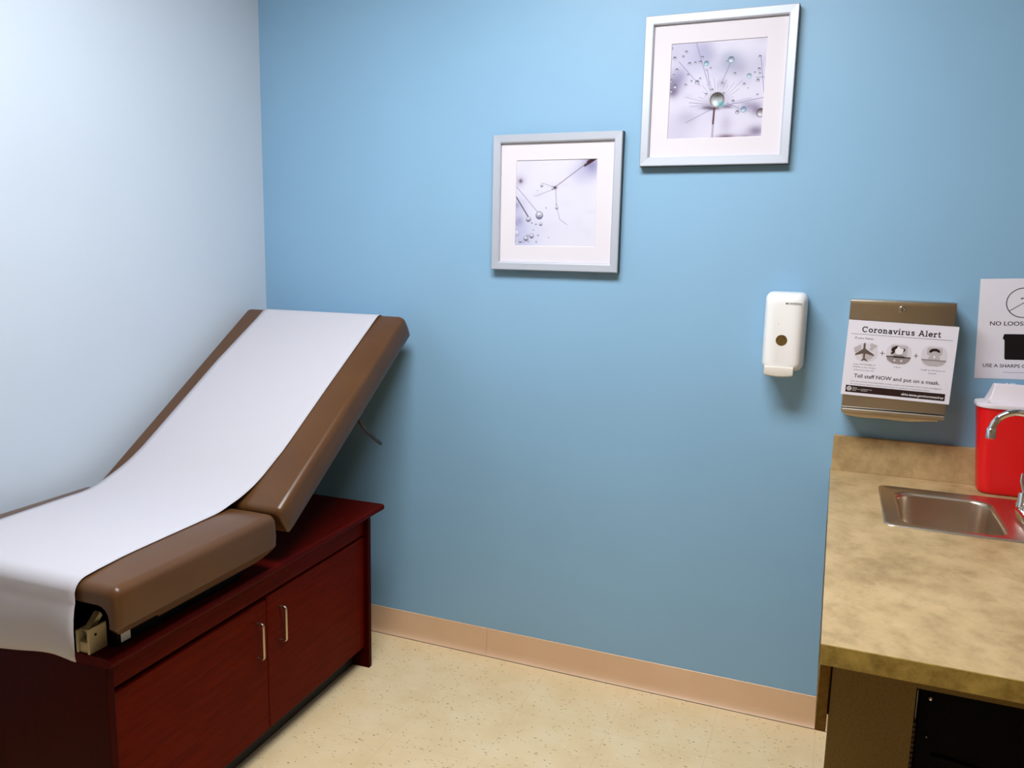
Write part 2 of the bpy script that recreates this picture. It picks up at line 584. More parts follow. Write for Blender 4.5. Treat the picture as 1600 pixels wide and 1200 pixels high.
def pull(parent, y, z0, z1):
    x0, x1, r = -.0175, .006, .0042
    pts = [(x0, y, z0)]
    for k in range(6):
        a = PI / 2 * k / 5
        pts.append((x1 - .008 + .008 * math.sin(a), y, z0 + .008 - .008 * math.cos(a)))
    for k in range(6):
        a = PI / 2 * k / 5
        pts.append((x1 - .008 + .008 * math.cos(a), y, z1 - .008 + .008 * math.sin(a)))
    pts.append((x0, y, z1))
    return obj('handle', tube(bmesh.new(), pts, r, 10), M['satin'], parent, smooth=60)
d1 = obj('door', B(-.0405, -.018, -1.110, -.5535, .080, .484, bevel=.0015), M['wood'], T)
pull(d1, -.6, .327, .433)
d2 = obj('door', B(-.0405, -.018, -.5505, -.0075, .080, .491, bevel=.0015), M['wood'], T)
pull(d2, -.4935, .335, .441)

def cushion_rings(x0, x1, L, thick, r, crown, bev, bevx):
    """rings of a padded cushion running along v = 0..L with its top near h = 0"""
    vs = [0.0]
    for k in range(1, 7): vs.append(r * (1 - math.cos(PI / 2 * k / 6)))
    nmid = 14
    for k in range(1, nmid): vs.append(r + (L - 2 * r) * k / nmid)
    for k in range(7): vs.append(L - r * (1 - math.cos(PI / 2 * (6 - k) / 6)))
    rings = []
    for v in vs:
        e = min(v, L - v)
        d = r * (1 - math.sqrt(max(0, 1 - ((r - e) / r) ** 2))) if e < r else 0.0
        dx = d * 0.5
        eb = min(1.0, e / bev) if bev else 1.0
        hb = -thick + (bev * (1 - eb) if bev else 0)
        hm = -thick + bev
        bx = bevx * eb
        ax0, ax1 = x0 + dx, x1 - dx
        lf = crown * (1 - (2 * v / L - 1) ** 4)
        ring = [(ax0 + bx, v, hb), (ax0 + bx * .5, v, hb + (hm - hb) * .5), (ax0, v, hm), (ax0 - .002, v, (hm - r - d) / 2)]
        for k in range(7):
            a = PI / 2 * k / 6
            ring.append((ax0 + r * (1 - math.cos(a)), v, -d - r * (1 - math.sin(a))))
        nt = 12
        for k in range(1, nt):
            s = k / nt
            ring.append((ax0 + r + (ax1 - ax0 - 2 * r) * s, v, -d + lf * (1 - (2 * s - 1) ** 26)))
        for k in range(7):
            a = PI / 2 * (6 - k) / 6
            ring.append((ax1 - r * (1 - math.cos(a)), v, -d - r * (1 - math.sin(a))))
        ring += [(ax1 + .002, v, (hm - r - d) / 2), (ax1, v, hm), (ax1 - bx * .5, v, hb + (hm - hb) * .5), (ax1 - bx, v, hb)]
        rings.append(ring)
    return rings

CX0, CX1 = -.632, .054
HY, HZ, ANG = -.583, .763, math.atan2(.502, .745)
SEAT_Y0 = -1.146
bm = bmesh.new()
loft(bm, [[(x, SEAT_Y0 + v, .764 + h) for x, v, h in r] for r in cushion_rings(CX0, CX1, HY - .004 - SEAT_Y0, .128, .021, .006, .036, .032)])
seat = obj('seat_cushion', bm, [M['vinyl'], M['black']], T)
cut = obj('cut', B(-.585, .032, -1.3, -.99, .5, .722, bevel=.03, seg=4), M['black'], T)  # recess faces take black, shadow under the seat put into the colour
bpy.context.view_layer.update()
md = seat.modifiers.new('recess', 'BOOLEAN')
md.operation = 'DIFFERENCE'
md.solver = 'EXACT'
md.object = cut
try:
    md.material_mode = 'TRANSFER'
except Exception:
    pass
dg = bpy.context.evaluated_depsgraph_get()
nm = bpy.data.meshes.new_from_object(seat.evaluated_get(dg))
seat.modifiers.clear()
seat.data = nm
bpy.data.objects.remove(cut)
for p in nm.polygons: p.use_smooth = True
nm.set_sharp_from_angle(angle=math.radians(25))

BL = .902
def back_pt(x, v, h):
    return (x, HY + v * math.cos(ANG) - h * math.sin(ANG), HZ + v * math.sin(ANG) + h * math.cos(ANG))
bm = bmesh.new()
loft(bm, [[back_pt(*p) for p in r] for r in cushion_rings(-.615, CX1 + .002, BL, .097, .022, .006, .012, .010)])
obj('backrest_cushion', bm, M['vinyl'], T, smooth=38)
# plywood and steel under the cushions
bm = bmesh.new()
box(bm, -.53, -.016, -1.085, -.66, .5925, .6345)
obj('seat_frame', bm, M['blackmetal'], T)
bm = bmesh.new()
rings = []
for v in (.06, BL - .07):
    rings.append([back_pt(x, v, h) for x, h in ((-.54, -.112), (-.02, -.112), (-.02, -.096), (-.54, -.096))])
loft(bm, rings)
bo = obj('backrest_board', bm, M['blackmetal'], T)
for x in (-.46, -.34):
    bm = tube(bmesh.new(), [back_pt(x, .36, -.108), (x, -.20, .60)], .012, 10)
    obj('support_strut', bm, M['blackmetal'], T, smooth=60)
# release lever
p0 = back_pt(-.045, .52, -.110)
bm = tube(bmesh.new(), [p0, (-.032, -.045, .975), (-.020, -.028, .925), (-.019, -.018, .905), (-.018, -.002, .886), (-.018, .03, .860), (-.018, .075, .830), (-.018, .118, .802)], .0062, 10)
obj('release_lever', bm, M['lever'], T, smooth=60)
# stirrup bracket and label in the recess under the seat
bm = bmesh.new()
box(bm, -.047, -.041, -1.136, -1.087, .5925, .652, bevel=.0015)
box(bm, -.080, -.074, -1.136, -1.087, .5925, .645, bevel=.0015)
box(bm, -.073, -.048, -1.132, -1.090, .5925, .618, bevel=.001)
br = obj('stirrup_bracket', bm, M['cream'], T)
bm = bmesh.new()
loft(bm, [[(x, y, z) for y, z in ((-1.126, .644), (-1.092, .674), (-1.086, .664), (-1.118, .630))] for x in (-.068, -.052)])
obj('stirrup_arm', bm, M['cream'], br)
obj('bolt', lathe(bmesh.new(), [(.0001, .0), (.0028, .0), (.0028, .0015), (.0001, .0018)], (-.0409, -1.118, .634), 'x', 12), M['blackmetal'], br)
bm = bmesh.new()
box(bm, -.0158, -.0152, -1.073, -1.046, .598, .622)
obj('label_sticker', bm, M['whitelabel'], T)

# ------------------------------------------------------------------ paper on the table
def paper_profile():
    P = []
    y = SEAT_Y0 - .010
    for k in range(9):
        t = k / 8
        P.append((y - .008 * math.sin(t * PI) + (.004 if k == 0 else 0), .572 + (.722 - .572) * t))
    cx, cz, r = SEAT_Y0 + .024, .7325, .0345
    for k in range(1, 8):
        a = PI - PI / 2 * k / 7
        P.append((cx + r * math.cos(a), cz + r * math.sin(a) + .004))
    for k in range(1, 13):
        t = k / 12
        yy = cx + (-.685 - cx) * t
        P.append((yy, .7718))
    # sag through the bend between seat and backrest
    A = Vector((-.685, .7718)); Bc = Vector((-.590, .7722)); Cc = Vector(back_pt(0, .120, .0078)[1:])
    for k in range(1, 15):
        t = k / 14
        q = (1 - t) ** 2 * A + 2 * t * (1 - t) * Bc + t * t * Cc
        P.append((q.x, q.y))
    for k in range(1, 17):
        v = .120 + (BL - .032 - .120) * k / 16
        P.append(back_pt(0, v, .0078)[1:])
    for k in range(1, 7):
        a = PI / 2 * k / 6
        P.append(back_pt(0, BL - .032 + .036 * math.sin(a), .0078 - .036 * (1 - math.cos(a)))[1:])
    for k in range(1, 5):
        P.append(back_pt(0, BL + .004, -.028 - .02 * k)[1:])
    return P
prof = paper_profile()
S = [0.0]
for a, b in zip(prof, prof[1:]): S.append(S[-1] + math.hypot(b[0] - a[0], b[1] - a[1]))
bm = bmesh.new()
NX = 26
def edge_r(y, s):
    pts = [(-1.2, -.050), (-1.13, -.050), (-1.0, -.066), (-.9, -.070), (-.75, -.074), (-.62, -.080), (-.52, -.066), (-.40, -.052), (-.17, -.048), (.15, -.038), (.3, -.036)]
    for (a, u), (b, v) in zip(pts, pts[1:]):
        if a <= y <= b: return u + (v - u) * (y - a) / (b - a)
    return pts[-1][1]
def edge_l(y, s):
    pts = [(-1.2, -.552), (-.95, -.556), (-.75, -.566), (-.57, -.568), (-.45, -.550), (-.1, -.542), (.10, -.524), (.3, -.522)]
    for (a, u), (b, v) in zip(pts, pts[1:]):
        if a <= y <= b: return u + (v - u) * (y - a) / (b - a)
    return pts[-1][1]
rows = []
for i, (y, z) in enumerate(prof):
    xr, xl = edge_r(y, S[i]), edge_l(y, S[i])
    row = []
    for k in range(NX + 1):
        t = k / NX
        x = xl + (xr - xl) * t
        yy, zz = y, z
        if i < 9:                          # hanging end: ragged hem and soft waves
            f = 1 - i / 8
            zz += f * (-.014 * (1 - t) + .018 * t * t + .004 * math.sin(t * 9 + 1))
            yy += f * (-.006 * math.sin(t * 7.0) - .004 + .003 * math.sin(t * 17))
            if k == NX: x += .010 * f * math.sin(f * 3.2)
        row.append(bm.verts.new((x, yy, zz)))
    rows.append(row)
for a, b in zip(rows, rows[1:]):
    for k in range(NX):
        bm.faces.new((a[k], a[k + 1], b[k + 1], b[k]))
pp = obj('table_paper', bm, M['paper'], None, smooth=80, loc=(0.628, -0.262, 0), rot=(0, 0, 0.033))
sd = pp.modifiers.new('thickness', 'SOLIDIFY')
sd.thickness = 0.0008
sd.offset = 1.0
tag(pp, 'white crinkled paper strip draped over the exam table cushions', 'exam paper')

# ------------------------------------------------------------------ framed pictures
def paint_print(kind, N=220):
    """droplet print colours on an N x N grid, computed row by row from the top"""
    rnd = np.random.RandomState(7 if kind == 1 else 11)
    u, v = np.meshgrid((np.arange(N) + .5) / N, (np.arange(N) + .5) / N)     # v = 0 at the top
    img = np.zeros((N, N, 3))
    base = np.array((224, 219, 238)) if kind == 1 else np.array((231, 228, 243))
    img[:] = base
    def blob(cx, cy, r, col, a, ry=None):
        g = a * np.exp(-(((u - cx) / r) ** 2 + ((v - cy) / (ry or r)) ** 2))
        img[:] = img * (1 - g[..., None]) + np.array(col) * g[..., None]
    def line(x0, y0, x1, y1, wd, col, a):
        dx, dy = x1 - x0, y1 - y0
        L2 = dx * dx + dy * dy
        t = np.clip(((u - x0) * dx + (v - y0) * dy) / L2, 0, 1)
        d = np.hypot(u - x0 - t * dx, v - y0 - t * dy)
        g = a * np.clip(1.5 - d / wd, 0, 1)
        img[:] = img * (1 - g[..., None]) + np.array(col) * g[..., None]
    def drop(cx, cy, r, dark=(70, 66, 86), tint=(214, 222, 240), up=True, a=.9):
        d = np.hypot(u - cx, v - cy) / r
        ins = np.clip((1.08 - d) * 8, 0, 1)
        t = np.clip(((v - cy) / r) * .5 + .5, 0, 1)
        if not up: t = 1 - t
        c = np.array(dark)[None, None] * (1 - t[..., None]) ** 1.6 + np.array(tint)[None, None] * (1 - (1 - t[..., None]) ** 1.6)
        rim = np.exp(-((d - .95) / .16) ** 2) * .6
        c = c * (1 - rim[..., None]) + np.array(dark) * rim[..., None]
        g = ins * a
        img[:] = img * (1 - g[..., None]) + c * g[..., None]
        hl = np.exp(-(((u - cx + r * .25) / (r * .28)) ** 2 + ((v - cy - (r * .35 if up else -r * .35)) / (r * .25)) ** 2)) * .8
        img[:] = img * (1 - hl[..., None]) + 255 * hl[..., None]
    for _ in range(46):
        c_ = rnd.choice(3)
        blob(rnd.uniform(0, 1) ** (1 if kind == 1 else 1.6), rnd.uniform(0, 1), rnd.uniform(.03, .09), ((188, 182, 212), (236, 234, 248), (206, 198, 222))[c_], rnd.uniform(.10, .34) * (1 if kind == 1 else .5), rnd.uniform(.02, .06))
    if kind == 1:
        for a in ((.08, .08, .2, (176, 172, 206), .35), (.35, .1, .1, (150, 148, 184), .55), (.42, .16, .08, (140, 140, 176), .4),
                  (.28, .2, .13, (180, 178, 212), .5), (.64, .22, .10, (96, 112, 142), .75), (.73, .28, .09, (140, 132, 168), .6), (.55, .27, .1, (170, 172, 206), .4),
                  (.88, .28, .14, (180, 176, 206), .45), (.05, .42, .10, (118, 108, 142), .75), (.05, .5, .05, (90, 78, 108), .6), (.12, .34, .07, (140, 136, 176), .5),
                  (.85, .68, .10, (132, 122, 158), .6, .05), (.92, .72, .05, (110, 96, 128), .6), (.2, .78, .10, (168, 162, 184), .5, .06), (.12, .9, .18, (196, 190, 214), .6),
                  (.62, .85, .06, (180, 172, 198), .5, .10), (.63, .985, .09, (92, 66, 84), .85, .03), (.82, .99, .07, (120, 100, 120), .6, .03), (.93, .93, .08, (104, 92, 122), .65, .05),
                  (.56, .44, .05, (156, 152, 180), .5), (.45, .66, .13, (176, 170, 196), .5, .05), (.7, .1, .25, (234, 232, 246), .5)):
            blob(*a)
        for ang in list(range(-172, -5, 9)) + [-2, 6, 14, 172, 180, 188]:
            L = rnd.uniform(.13, .36)
            q = math.radians(ang)
            line(.52, .655, .52 + L * math.cos(q), .655 + L * math.sin(q) * .95, .0032, (124, 116, 142), .34)
        for x in (.40, .44, .60, .64):
            blob(x, .675, .035, (84, 76, 94), .5, .016)
        for a in ((.27, .02, .42, .45), (.10, .20, .33, .45), (.63, .24, .56, .42), (.93, .2, .99, .6), (.9, .4, 1.0, .40), (.4, .3, .44, .5), (.75, .7, .62, .64), (.98, .6, .6, .66), (.2, .82, .47, .69)):
            line(*a, .0035, (120, 112, 150), .6)
        line(.492, .68, .486, .99, .010, (150, 140, 160), .6)
        line(.492, .67, .487, .84, .008, (74, 40, 44), .9)
        blob(.49, .685, .06, (60, 40, 52), .8, .016)
        for a in ((.02, .06, .012), (.05, .16, .018), (.17, .105, .016), (.14, .15, .014), (.24, .01, .013), (.21, .225, .018), (.27, .22, .014), (.32, .215, .016), (.34, .17, .015),
                  (.08, .28, .018), (.05, .33, .012), (.02, .385, .018), (.07, .445, .020), (.03, .49, .016), (.2, .335, .012), (.24, .40, .012), (.30, .415, .022), (.33, .38, .012),
                  (.18, .435, .014), (.43, .28, .010), (.39, .30, .010), (.6, .23, .012), (.68, .35, .014), (.78, .46, .014), (.92, .2, .016), (.92, .32, .016), (.93, .36, .012),
                  (.915, .43, .017), (.88, .35, .011), (.56, .44, .014), (.46, .50, .015), (.58, .54, .013), (.40, .54, .013), (.68, .625, .016), (.73, .735, .020), (.82, .5, .007), (.92, .57, .010)):
            drop(*a)
        drop(.385, .23, .026, (80, 108, 132), (170, 220, 226))
        drop(.635, .21, .032, (70, 88, 116), (226, 236, 250))
        drop(.825, .38, .025, (96, 124, 146), (206, 228, 238))
        drop(.79, .71, .030, (84, 104, 134), (186, 212, 232))
        drop(.965, .75, .045, (58, 40, 44), (226, 224, 238))
        drop(.515, .60, .074, (62, 52, 46), (226, 240, 246))
        blob(.555, .645, .030, (60, 178, 186), .75, .022)
        blob(.50, .645, .022, (250, 252, 255), .85, .026)
        blob(.52, .555, .05, (60, 56, 48), .6, .02)
    else:
        for a in ((.06, .24, .07, (176, 164, 194), .6), (.07, .245, .022, (70, 50, 66), .85), (.92, .1, .12, (150, 146, 190), .7), (.90, .07, .07, (126, 120, 166), .6),
                  (.80, .17, .12, (190, 188, 220), .6), (.02, .55, .12, (172, 170, 214), .6), (.04, .8, .14, (160, 160, 208), .6), (.1, .95, .16, (178, 180, 222), .6), (.2, .85, .2, (206, 208, 236), .5),
                  (.06, .7, .05, (130, 124, 170), .5), (.02, .52, .03, (120, 112, 150), .5), (.5, .75, .3, (228, 228, 246), .4), (.15, .08, .2, (226, 222, 240), .4)):
            blob(*a)
        line(.49, .32, .86, .06, .0045, (120, 106, 122), .8)
        line(.84, .085, .98, .0, .012, (66, 36, 40), .95)
        line(.88, .05, .95, .01, .018, (56, 28, 32), .95)
        for a in ((.50, .33, .515, .53, .004), (.515, .53, .56, .68, .003), (.56, .68, .65, .74, .003), (.48, .32, .33, .27, .003), (.48, .34, .25, .42, .003), (.0, .40, .175, .655, .006), (.0, .29, .29, .60, .004), (0, .68, .04, .75, .004)):
            line(*a, (126, 118, 152) if a[4] < .006 else (66, 60, 78), .6 if a[4] < .006 else .9)
        blob(.49, .325, .022, (36, 24, 34), .95, .014)
        for a in ((.465, .335, .014), (.33, .30, .018), (.28, .355, .006), (.24, .40, .006), (.515, .51, .010), (.52, .55, .018), (.39, .55, .008), (.31, .635, .045), (.175, .68, .030), (.205, .68, .010),
                  (.33, .735, .020), (.27, .735, .012), (.22, .72, .010), (.22, .87, .028), (.15, .90, .030), (.08, .93, .022), (.17, .865, .014), (.18, .93, .012), (.30, .86, .012), (.28, .935, .012),
                  (.06, .985, .02), (.01, .93, .014), (.12, .94, .010), (.24, .80, .008), (.43, .885, .008)):
            drop(*a, dark=(78, 74, 104), tint=(236, 236, 250), up=False, a=.95)
        drop(.03, .84, .036, (150, 148, 186), (240, 240, 252), False, .8)
    return np.clip(img, 0, 255) / 255.0

def print_mesh(kind, x0, x1, y, z0, z1, N=220):
    img = paint_print(kind, N)
    img = .93 * img
    img = np.where(img <= .04045, img / 12.92, ((img + .055) / 1.055) ** 2.4)
    me = bpy.data.meshes.new('art_print')
    xs = np.linspace(x0, x1, N + 1)
    zs = np.linspace(z1, z0, N + 1)
    X, Z = np.meshgrid(xs, zs)
    co = np.stack([X, np.full_like(X, y), Z], -1).reshape(-1, 3)
    idx = np.arange((N + 1) * (N + 1)).reshape(N + 1, N + 1)
    q = np.stack([idx[1:, :-1], idx[1:, 1:], idx[:-1, 1:], idx[:-1, :-1]], -1).reshape(-1, 4)
    me.from_pydata(co.tolist(), [], q.tolist())
    at = me.color_attributes.new('ink', 'FLOAT_COLOR', 'CORNER')
    c = np.ones((N * N, 4, 4))
    c[:, :, :3] = img.reshape(-1, 1, 3)
    at.data.foreach_set('color', c.reshape(-1))
    me.materials.append(M['art'])
    return me

def framed(kind, x, z, label):
    s, th, fw = .4455, .030, .0275
    t = thing('framed_picture', label, 'picture', (x, 0, z), group='framed droplet prints on the blue wall')
    bm = bmesh.new()
    o = [(0, 0), (s, 0), (s, s), (0, s)]
    def sq(i): return [(i, i), (s - i, i), (s - i, s - i), (i, s - i)]
    # cross-section rings of the moulding, from the wall outward and back into the rabbet
    steps = [(.0015, -.001, 1), (.0, -.002, 1), (.0, -th + .004, 1), (.0, -th + .003, 0), (.0025, -th, 0), (fw - .004, -th + .001, 0), (fw - .001, -th + .003, 0), (fw, -th + .006, 0), (fw, -th + .012, 0), (fw, -.003, 1), (fw - .005, -.001, 1)]
    vr = [[bm.verts.new((px, d, pz)) for px, pz in sq(i)] for i, d, mi in steps]
    for n, (a, b) in enumerate(zip(vr, vr[1:])):
        for k in range(4):
            f = bm.faces.new((a[k], a[(k + 1) % 4], b[(k + 1) % 4], b[k]))
            f.material_index = steps[n][2]
    f0 = None
    for k in range(4):
        f = bm.faces.new((vr[-1][k], vr[-1][(k + 1) % 4], vr[0][(k + 1) % 4], vr[0][k]))
        f.material_index = 1
    obj('frame', bm, [M['frame'], M['frame_side']], t)
    a0, a1 = .0815, .3625
    bm = bmesh.new()
    i0, i1 = fw + .0005, s - fw - .0005
    ym, yb = -th + .0125, -th + .0145
    outer = [(i0, i0), (i1, i0), (i1, i1), (i0, i1)]
    inner = [(a0, a0), (a1, a0), (a1, a1), (a0, a1)]
    inb = [(a0 + .0014, a0 + .0014), (a1 - .0014, a0 + .0014), (a1 - .0014, a1 - .0014), (a0 + .0014, a1 - .0014)]
    vr = [[bm.verts.new((px, yy, pz)) for px, pz in r] for r, yy in ((outer, yb), (outer, ym), (inner, ym), (inb, yb))]
    for a, b in list(zip(vr, vr[1:])) + [(vr[-1], vr[0])]:
        for k in range(4):
            bm.faces.new((a[k], a[(k + 1) % 4], b[(k + 1) % 4], b[k]))
    obj('mat_board', bm, M['mat'], t)
    me = print_mesh(kind, a0 - .004, a1 + .004, yb + .0006, a0 - .004, a1 + .004)
    p = bpy.data.objects.new('art_print', me)
    COL.objects.link(p)
    p.parent = t
    obj('backing_board', B(fw + .0005, s - fw - .0005, -.012, -.004, fw + .0005, s - fw - .0005), M['frame_side'], t)
    return t
framed(1, 1.4794, 1.7657, 'larger looking upper right silver framed print of a dandelion head with many water drops')
framed(2, .9774, 1.4326, 'lower left silver framed pale print of a floating dandelion seed with few drops')

# ------------------------------------------------------------------ soap dispenser
D = thing('soap_dispenser', 'white wall soap dispenser with round amber window and push bar', 'soap dispenser', (0, 0, 0))
D.location = (1.95, 0, 1.14)
def SX(x): return x - 1.95
def SZ(z): return z - 1.14
bm = bmesh.new()
x0, x1, z0, z1 = SX(1.8905), SX(2.0105), SZ(1.158), SZ(1.392)
rings = []
for y, ins, r in ((-.008, .0035, .018), (-.012, .0, .020), (-.055, .001, .021), (-.075, .0035, .022), (-.087, .008, .022), (-.094, .014, .022), (-.098, .022, .020), (-.0992, .032, .016)):
    rings.append([(x, y - (.0025 if y < -.08 else 0), z) for x, z in rrect(x0 + ins, x1 - ins, z0 + ins * .45, z1 - ins, r, 7)])
loft(bm, rings)
body = obj('cover', bm, M['soap'], D, smooth=50)
obj('back_plate', B(x0 + .006, x1 - .006, -.0078, 0, z0 + .006, z1 - .008), M['soapback'], D)
bm = bmesh.new()
bx0, bx1 = SX(1.9035), SX(1.985)
rings = []
for t_ in range(9):
    x = bx0 + (bx1 - bx0) * t_ / 8
    sag = .004 * (1 - (2 * t_ / 8 - 1) ** 2)
    rings.append([(x, y, z) for y, z in ((-.050, SZ(1.150)), (-.050, SZ(1.172)), (-.098, SZ(1.1735)), (-.1065, SZ(1.170) + sag * .3), (-.109, SZ(1.160)), (-.106, SZ(1.1495) - sag), (-.098, SZ(1.1455) - sag))])
loft(bm, rings)
obj('push_bar', bm, M['soapbar'], D, smooth=45)
wx, wz = SX(1.9468), SZ(1.2515)
ws = lathe(bmesh.new(), [(.0001, -.1020), (.0145, -.1020), (.0158, -.1024), (.0162, -.1018), (.0162, -.100)], (wx, 0, wz), 'y', 32)
obj('sight_window', ws, M['amber'], D, smooth=40)
bm = text(bmesh.new(), 'McKESSON'.upper(), SX(1.9515), SZ(1.3572), -.10195, width=.044, height=.0062, bold=.012)
obj('lettering', bm, M['ink'], D)
bm = flat(bmesh.new(), [(SX(1.9346), SZ(1.298)), (SX(1.9355), SZ(1.298)), (SX(1.9355), SZ(1.302)), (SX(1.9346), SZ(1.302))], -.10195)
obj('level_mark', bm, M['g4'], D)

# ------------------------------------------------------------------ paper towel dispenser
P = thing('towel_dispenser', 'stainless steel paper towel dispenser above the counter corner', 'towel dispenser', (2.126, 0, 1.045))
W_, YF = .268, -.095
bm = bmesh.new()
zb, zt = .008, .333
for x in (0, W_ - .0015): box(bm, x, x + .0015, YF + .004, 0, zb, zt)
box(bm, .0016, W_ - .0016, -.0018, 0, .03, zt)
box(bm, .0016, W_ - .0016, YF + .004, -.0019, zt - .0018, zt)
obj('housing', bm, M['steel'], P)
bm = bmesh.new()
rings = []
for x in (.0, .003, W_ - .003, W_):
    e = .0012 if x in (.0, W_) else 0
    rings.append([(x, y, z) for y, z in ((YF + .0035, zt + .001), (YF - .0015 + e, zt + .001), (YF - .0045 + e, zt - .003), (YF - .002 + e, zt - .012), (YF - .001 + e, .026), (YF - .003 + e, .024), (YF + .0035, .024))])
loft(bm, rings)
dr = obj('front_door', bm, M['steel'], P, smooth=30)
lx_, lz_ = 2.2602 - 2.126, 1.356 - 1.045
lk = lathe(bmesh.new(), [(.010, YF - .0015), (.010, YF - .004), (.0085, YF - .0062), (.0055, YF - .0066), (.005, YF - .0052), (.0001, YF - .0052)], (lx_, 0, lz_), 'y', 24)
lko = obj('lock', lk, M['chrome'], dr, smooth=40)
obj('keyhole', B(lx_ - .0008, lx_ + .0008, YF - .0056, YF - .0053, lz_ - .003, lz_ + .003), M['black'], lko)
bm = bmesh.new()
rings = []
for x in (.002, W_ - .002):
    rings.append([(x, y, z) for y, z in ((YF + .010, .0205), (YF - .001, .0205), (YF - .004, .017), (YF - .003, .010), (YF + .001, .007), (YF + .004, .009), (YF + .002, .012), (YF - .0005, .0125), (YF, .017), (YF + .010, .018))])
loft(bm, rings)
obj('dispensing_lip', bm, M['steel'], P, smooth=35)
# folded towel showing in the slot
bm = bmesh.new()
rings = []
for k in range(21):
    t_ = k / 20
    x = .010 + (W_ - .026) * t_
    sag = .005 * math.sin(PI * min(1, t_ * 1.1)) + .0015 * math.sin(t_ * 11)
    rings.append([(x, y, z) for y, z in ((YF + .012, .016), (YF + .0065, .010), (YF + .0045, .004 - sag * .4), (YF + .010, -.001 - sag), (YF + .030, -.002 - sag), (YF + .055, .004 - sag * .3), (YF + .055, .016))])
loft(bm, rings)
tw = obj('paper_towel', bm, M['towelpaper'], None, smooth=60, loc=(2.126, 0, 1.045))
tag(tw, 'cream folded paper towel peeking out below the steel dispenser', 'paper towel')

# ------------------------------------------------------------------ printed notice on the dispenser (inches -> metres)
IN = .0254
A = Vector((2.1205, YF - .0052, 1.1062))
sh = obj('alert_notice', B(0, 11 * IN, -.0004, 0, 0, 8.5 * IN), M['sheet'], None, loc=A, rot=(0, .0245, 0))
tag(sh, 'white printed Coronavirus Alert notice taped across the steel towel dispenser', 'notice')
def Q(u, v): return (u * IN, (8.5 - v) * IN)
Y1, Y2, Y3, Y4 = -.0006, -.0008, -.0010, -.0012
bm = bmesh.new()
slab_text(bm, 'Coronavirus Alert', *Q(1.45, 1.28), Y1, 7.95 * IN)
obj('heading', bm, M['inkbrown'], sh)
bm = bmesh.new()
stroke(bm, [Q(.42, 1.55), Q(10.53, 1.52)], .035 * IN, Y1)
obj('rule_line', bm, M['inkbrown'], sh)
obj('text_line', text(bmesh.new(), 'If you have:', *Q(.85, 2.08), Y1, width=1.9 * IN, height=.24 * IN), M['inkbrown'], sh)
for u, v in ((3.8, 3.49), (7.18, 3.48)):
    bm = bmesh.new()
    stroke(bm, [Q(u - .22, v), Q(u + .22, v)], .06 * IN, Y1, ext=0)
    stroke(bm, [Q(u, v - .25), Q(u, v + .25)], .06 * IN, Y1, ext=0)
    obj('plus_sign', bm, M['inkbrown'], sh)
bm = text(bmesh.new(), 'Tell staff NOW and put on a mask.', *Q(1.17, 6.45), Y1, width=8.65 * IN, height=.43 * IN, bold=.012)
obj('message', bm, M['inkbrown'], sh)
for s_, u, v, wd in (('been ANYWHERE IN', 2.12, 5.0, 2.2), ('CHINA, in the 14 days', 2.12, 5.32, 2.35), ('before you got sick', 2.12, 5.64, 2.1), ('a fever', 5.49, 4.97, .75),
                     ('cough or shortness of', 9.0, 4.99, 2.4), ('breath', 9.0, 5.32, .75)):
    obj('caption', text(bmesh.new(), s_, *Q(u, v), Y1, width=wd * IN, height=.17 * IN, align='C'), M['inkgrey'], sh)
bm = text(bmesh.new(), 'Also, let us know if you have been in close contact with someone who is under investigation', *Q(.9, 6.95), Y1, width=9.2 * IN, height=.15 * IN)
obj('fine_print', bm, M['inkgrey'], sh)
bm = text(bmesh.new(), 'for coronavirus infection and you have a fever or symptoms of respiratory illness.', *Q(.9, 7.25), Y1, width=8.1 * IN, height=.15 * IN)
obj('fine_print', bm, M['inkgrey'], sh)
bm = flat(bmesh.new(), [Q(.45, 7.39), Q(10.52, 7.39), Q(10.52, 8.18), Q(.45, 8.18)], Y1)
ft = obj('footer_band', bm, M['inkbrown'], sh)
bm = text(bmesh.new(), 'dshs.texas.gov/coronavirus', *Q(6.2, 7.97), Y2, width=4.18 * IN, height=.28 * IN, bold=.012, shear=.2)
obj('web_address', bm, M['printwhite'], ft)
for s_, u, v, wd in (('TEXAS', 1.17, 7.68, .45), ('Health and Human', 1.17, 7.83, .78), ('Services', 1.17, 7.98, .4), ('Texas Department of State', 2.05, 7.78, 1.15), ('Health Services', 2.05, 7.95, .7)):
    obj('agency_name', text(bmesh.new(), s_, *Q(u, v), Y2, width=wd * IN, height=.10 * IN, bold=.008), M['printwhite'], ft)
bm = flat(bmesh.new(), [Q(.82 + .25 * math.cos(a), 7.76 + .25 * math.sin(a)) for a in [2 * PI * k / 28 for k in range(28)]], Y2, 0)
flat(bm, [Q(.82 + .17 * math.cos(a), 7.76 + .17 * math.sin(a)) for a in [2 * PI * k / 28 for k in range(28)]], Y3, 1)
st = []
for k in range(10):
    r_ = .14 if k % 2 == 0 else .06
    st.append(Q(.82 + r_ * math.sin(PI * k / 5), 7.76 - r_ * math.cos(PI * k / 5)))
flat(bm, st, Y4, 0)
obj('seal', bm, [M['printwhite'], M['g4']], ft)
def RR(u0, u1, v0, v1, r, n=6): return [Q(a, b) for a, b in rrect(u0, u1, v0, v1, r, n)]
bm = bmesh.new()                     # aeroplane over map shapes
flat(bm, RR(.95, 3.35, 2.5, 4.6, .95), Y1, 0)
flat(bm, [Q(*p) for p in ((.82, 3.1), (1.1, 2.95), (1.45, 2.75), (1.62, 2.95), (1.55, 3.3), (1.3, 3.55), (1.2, 3.75), (.95, 3.6))], Y2, 1)
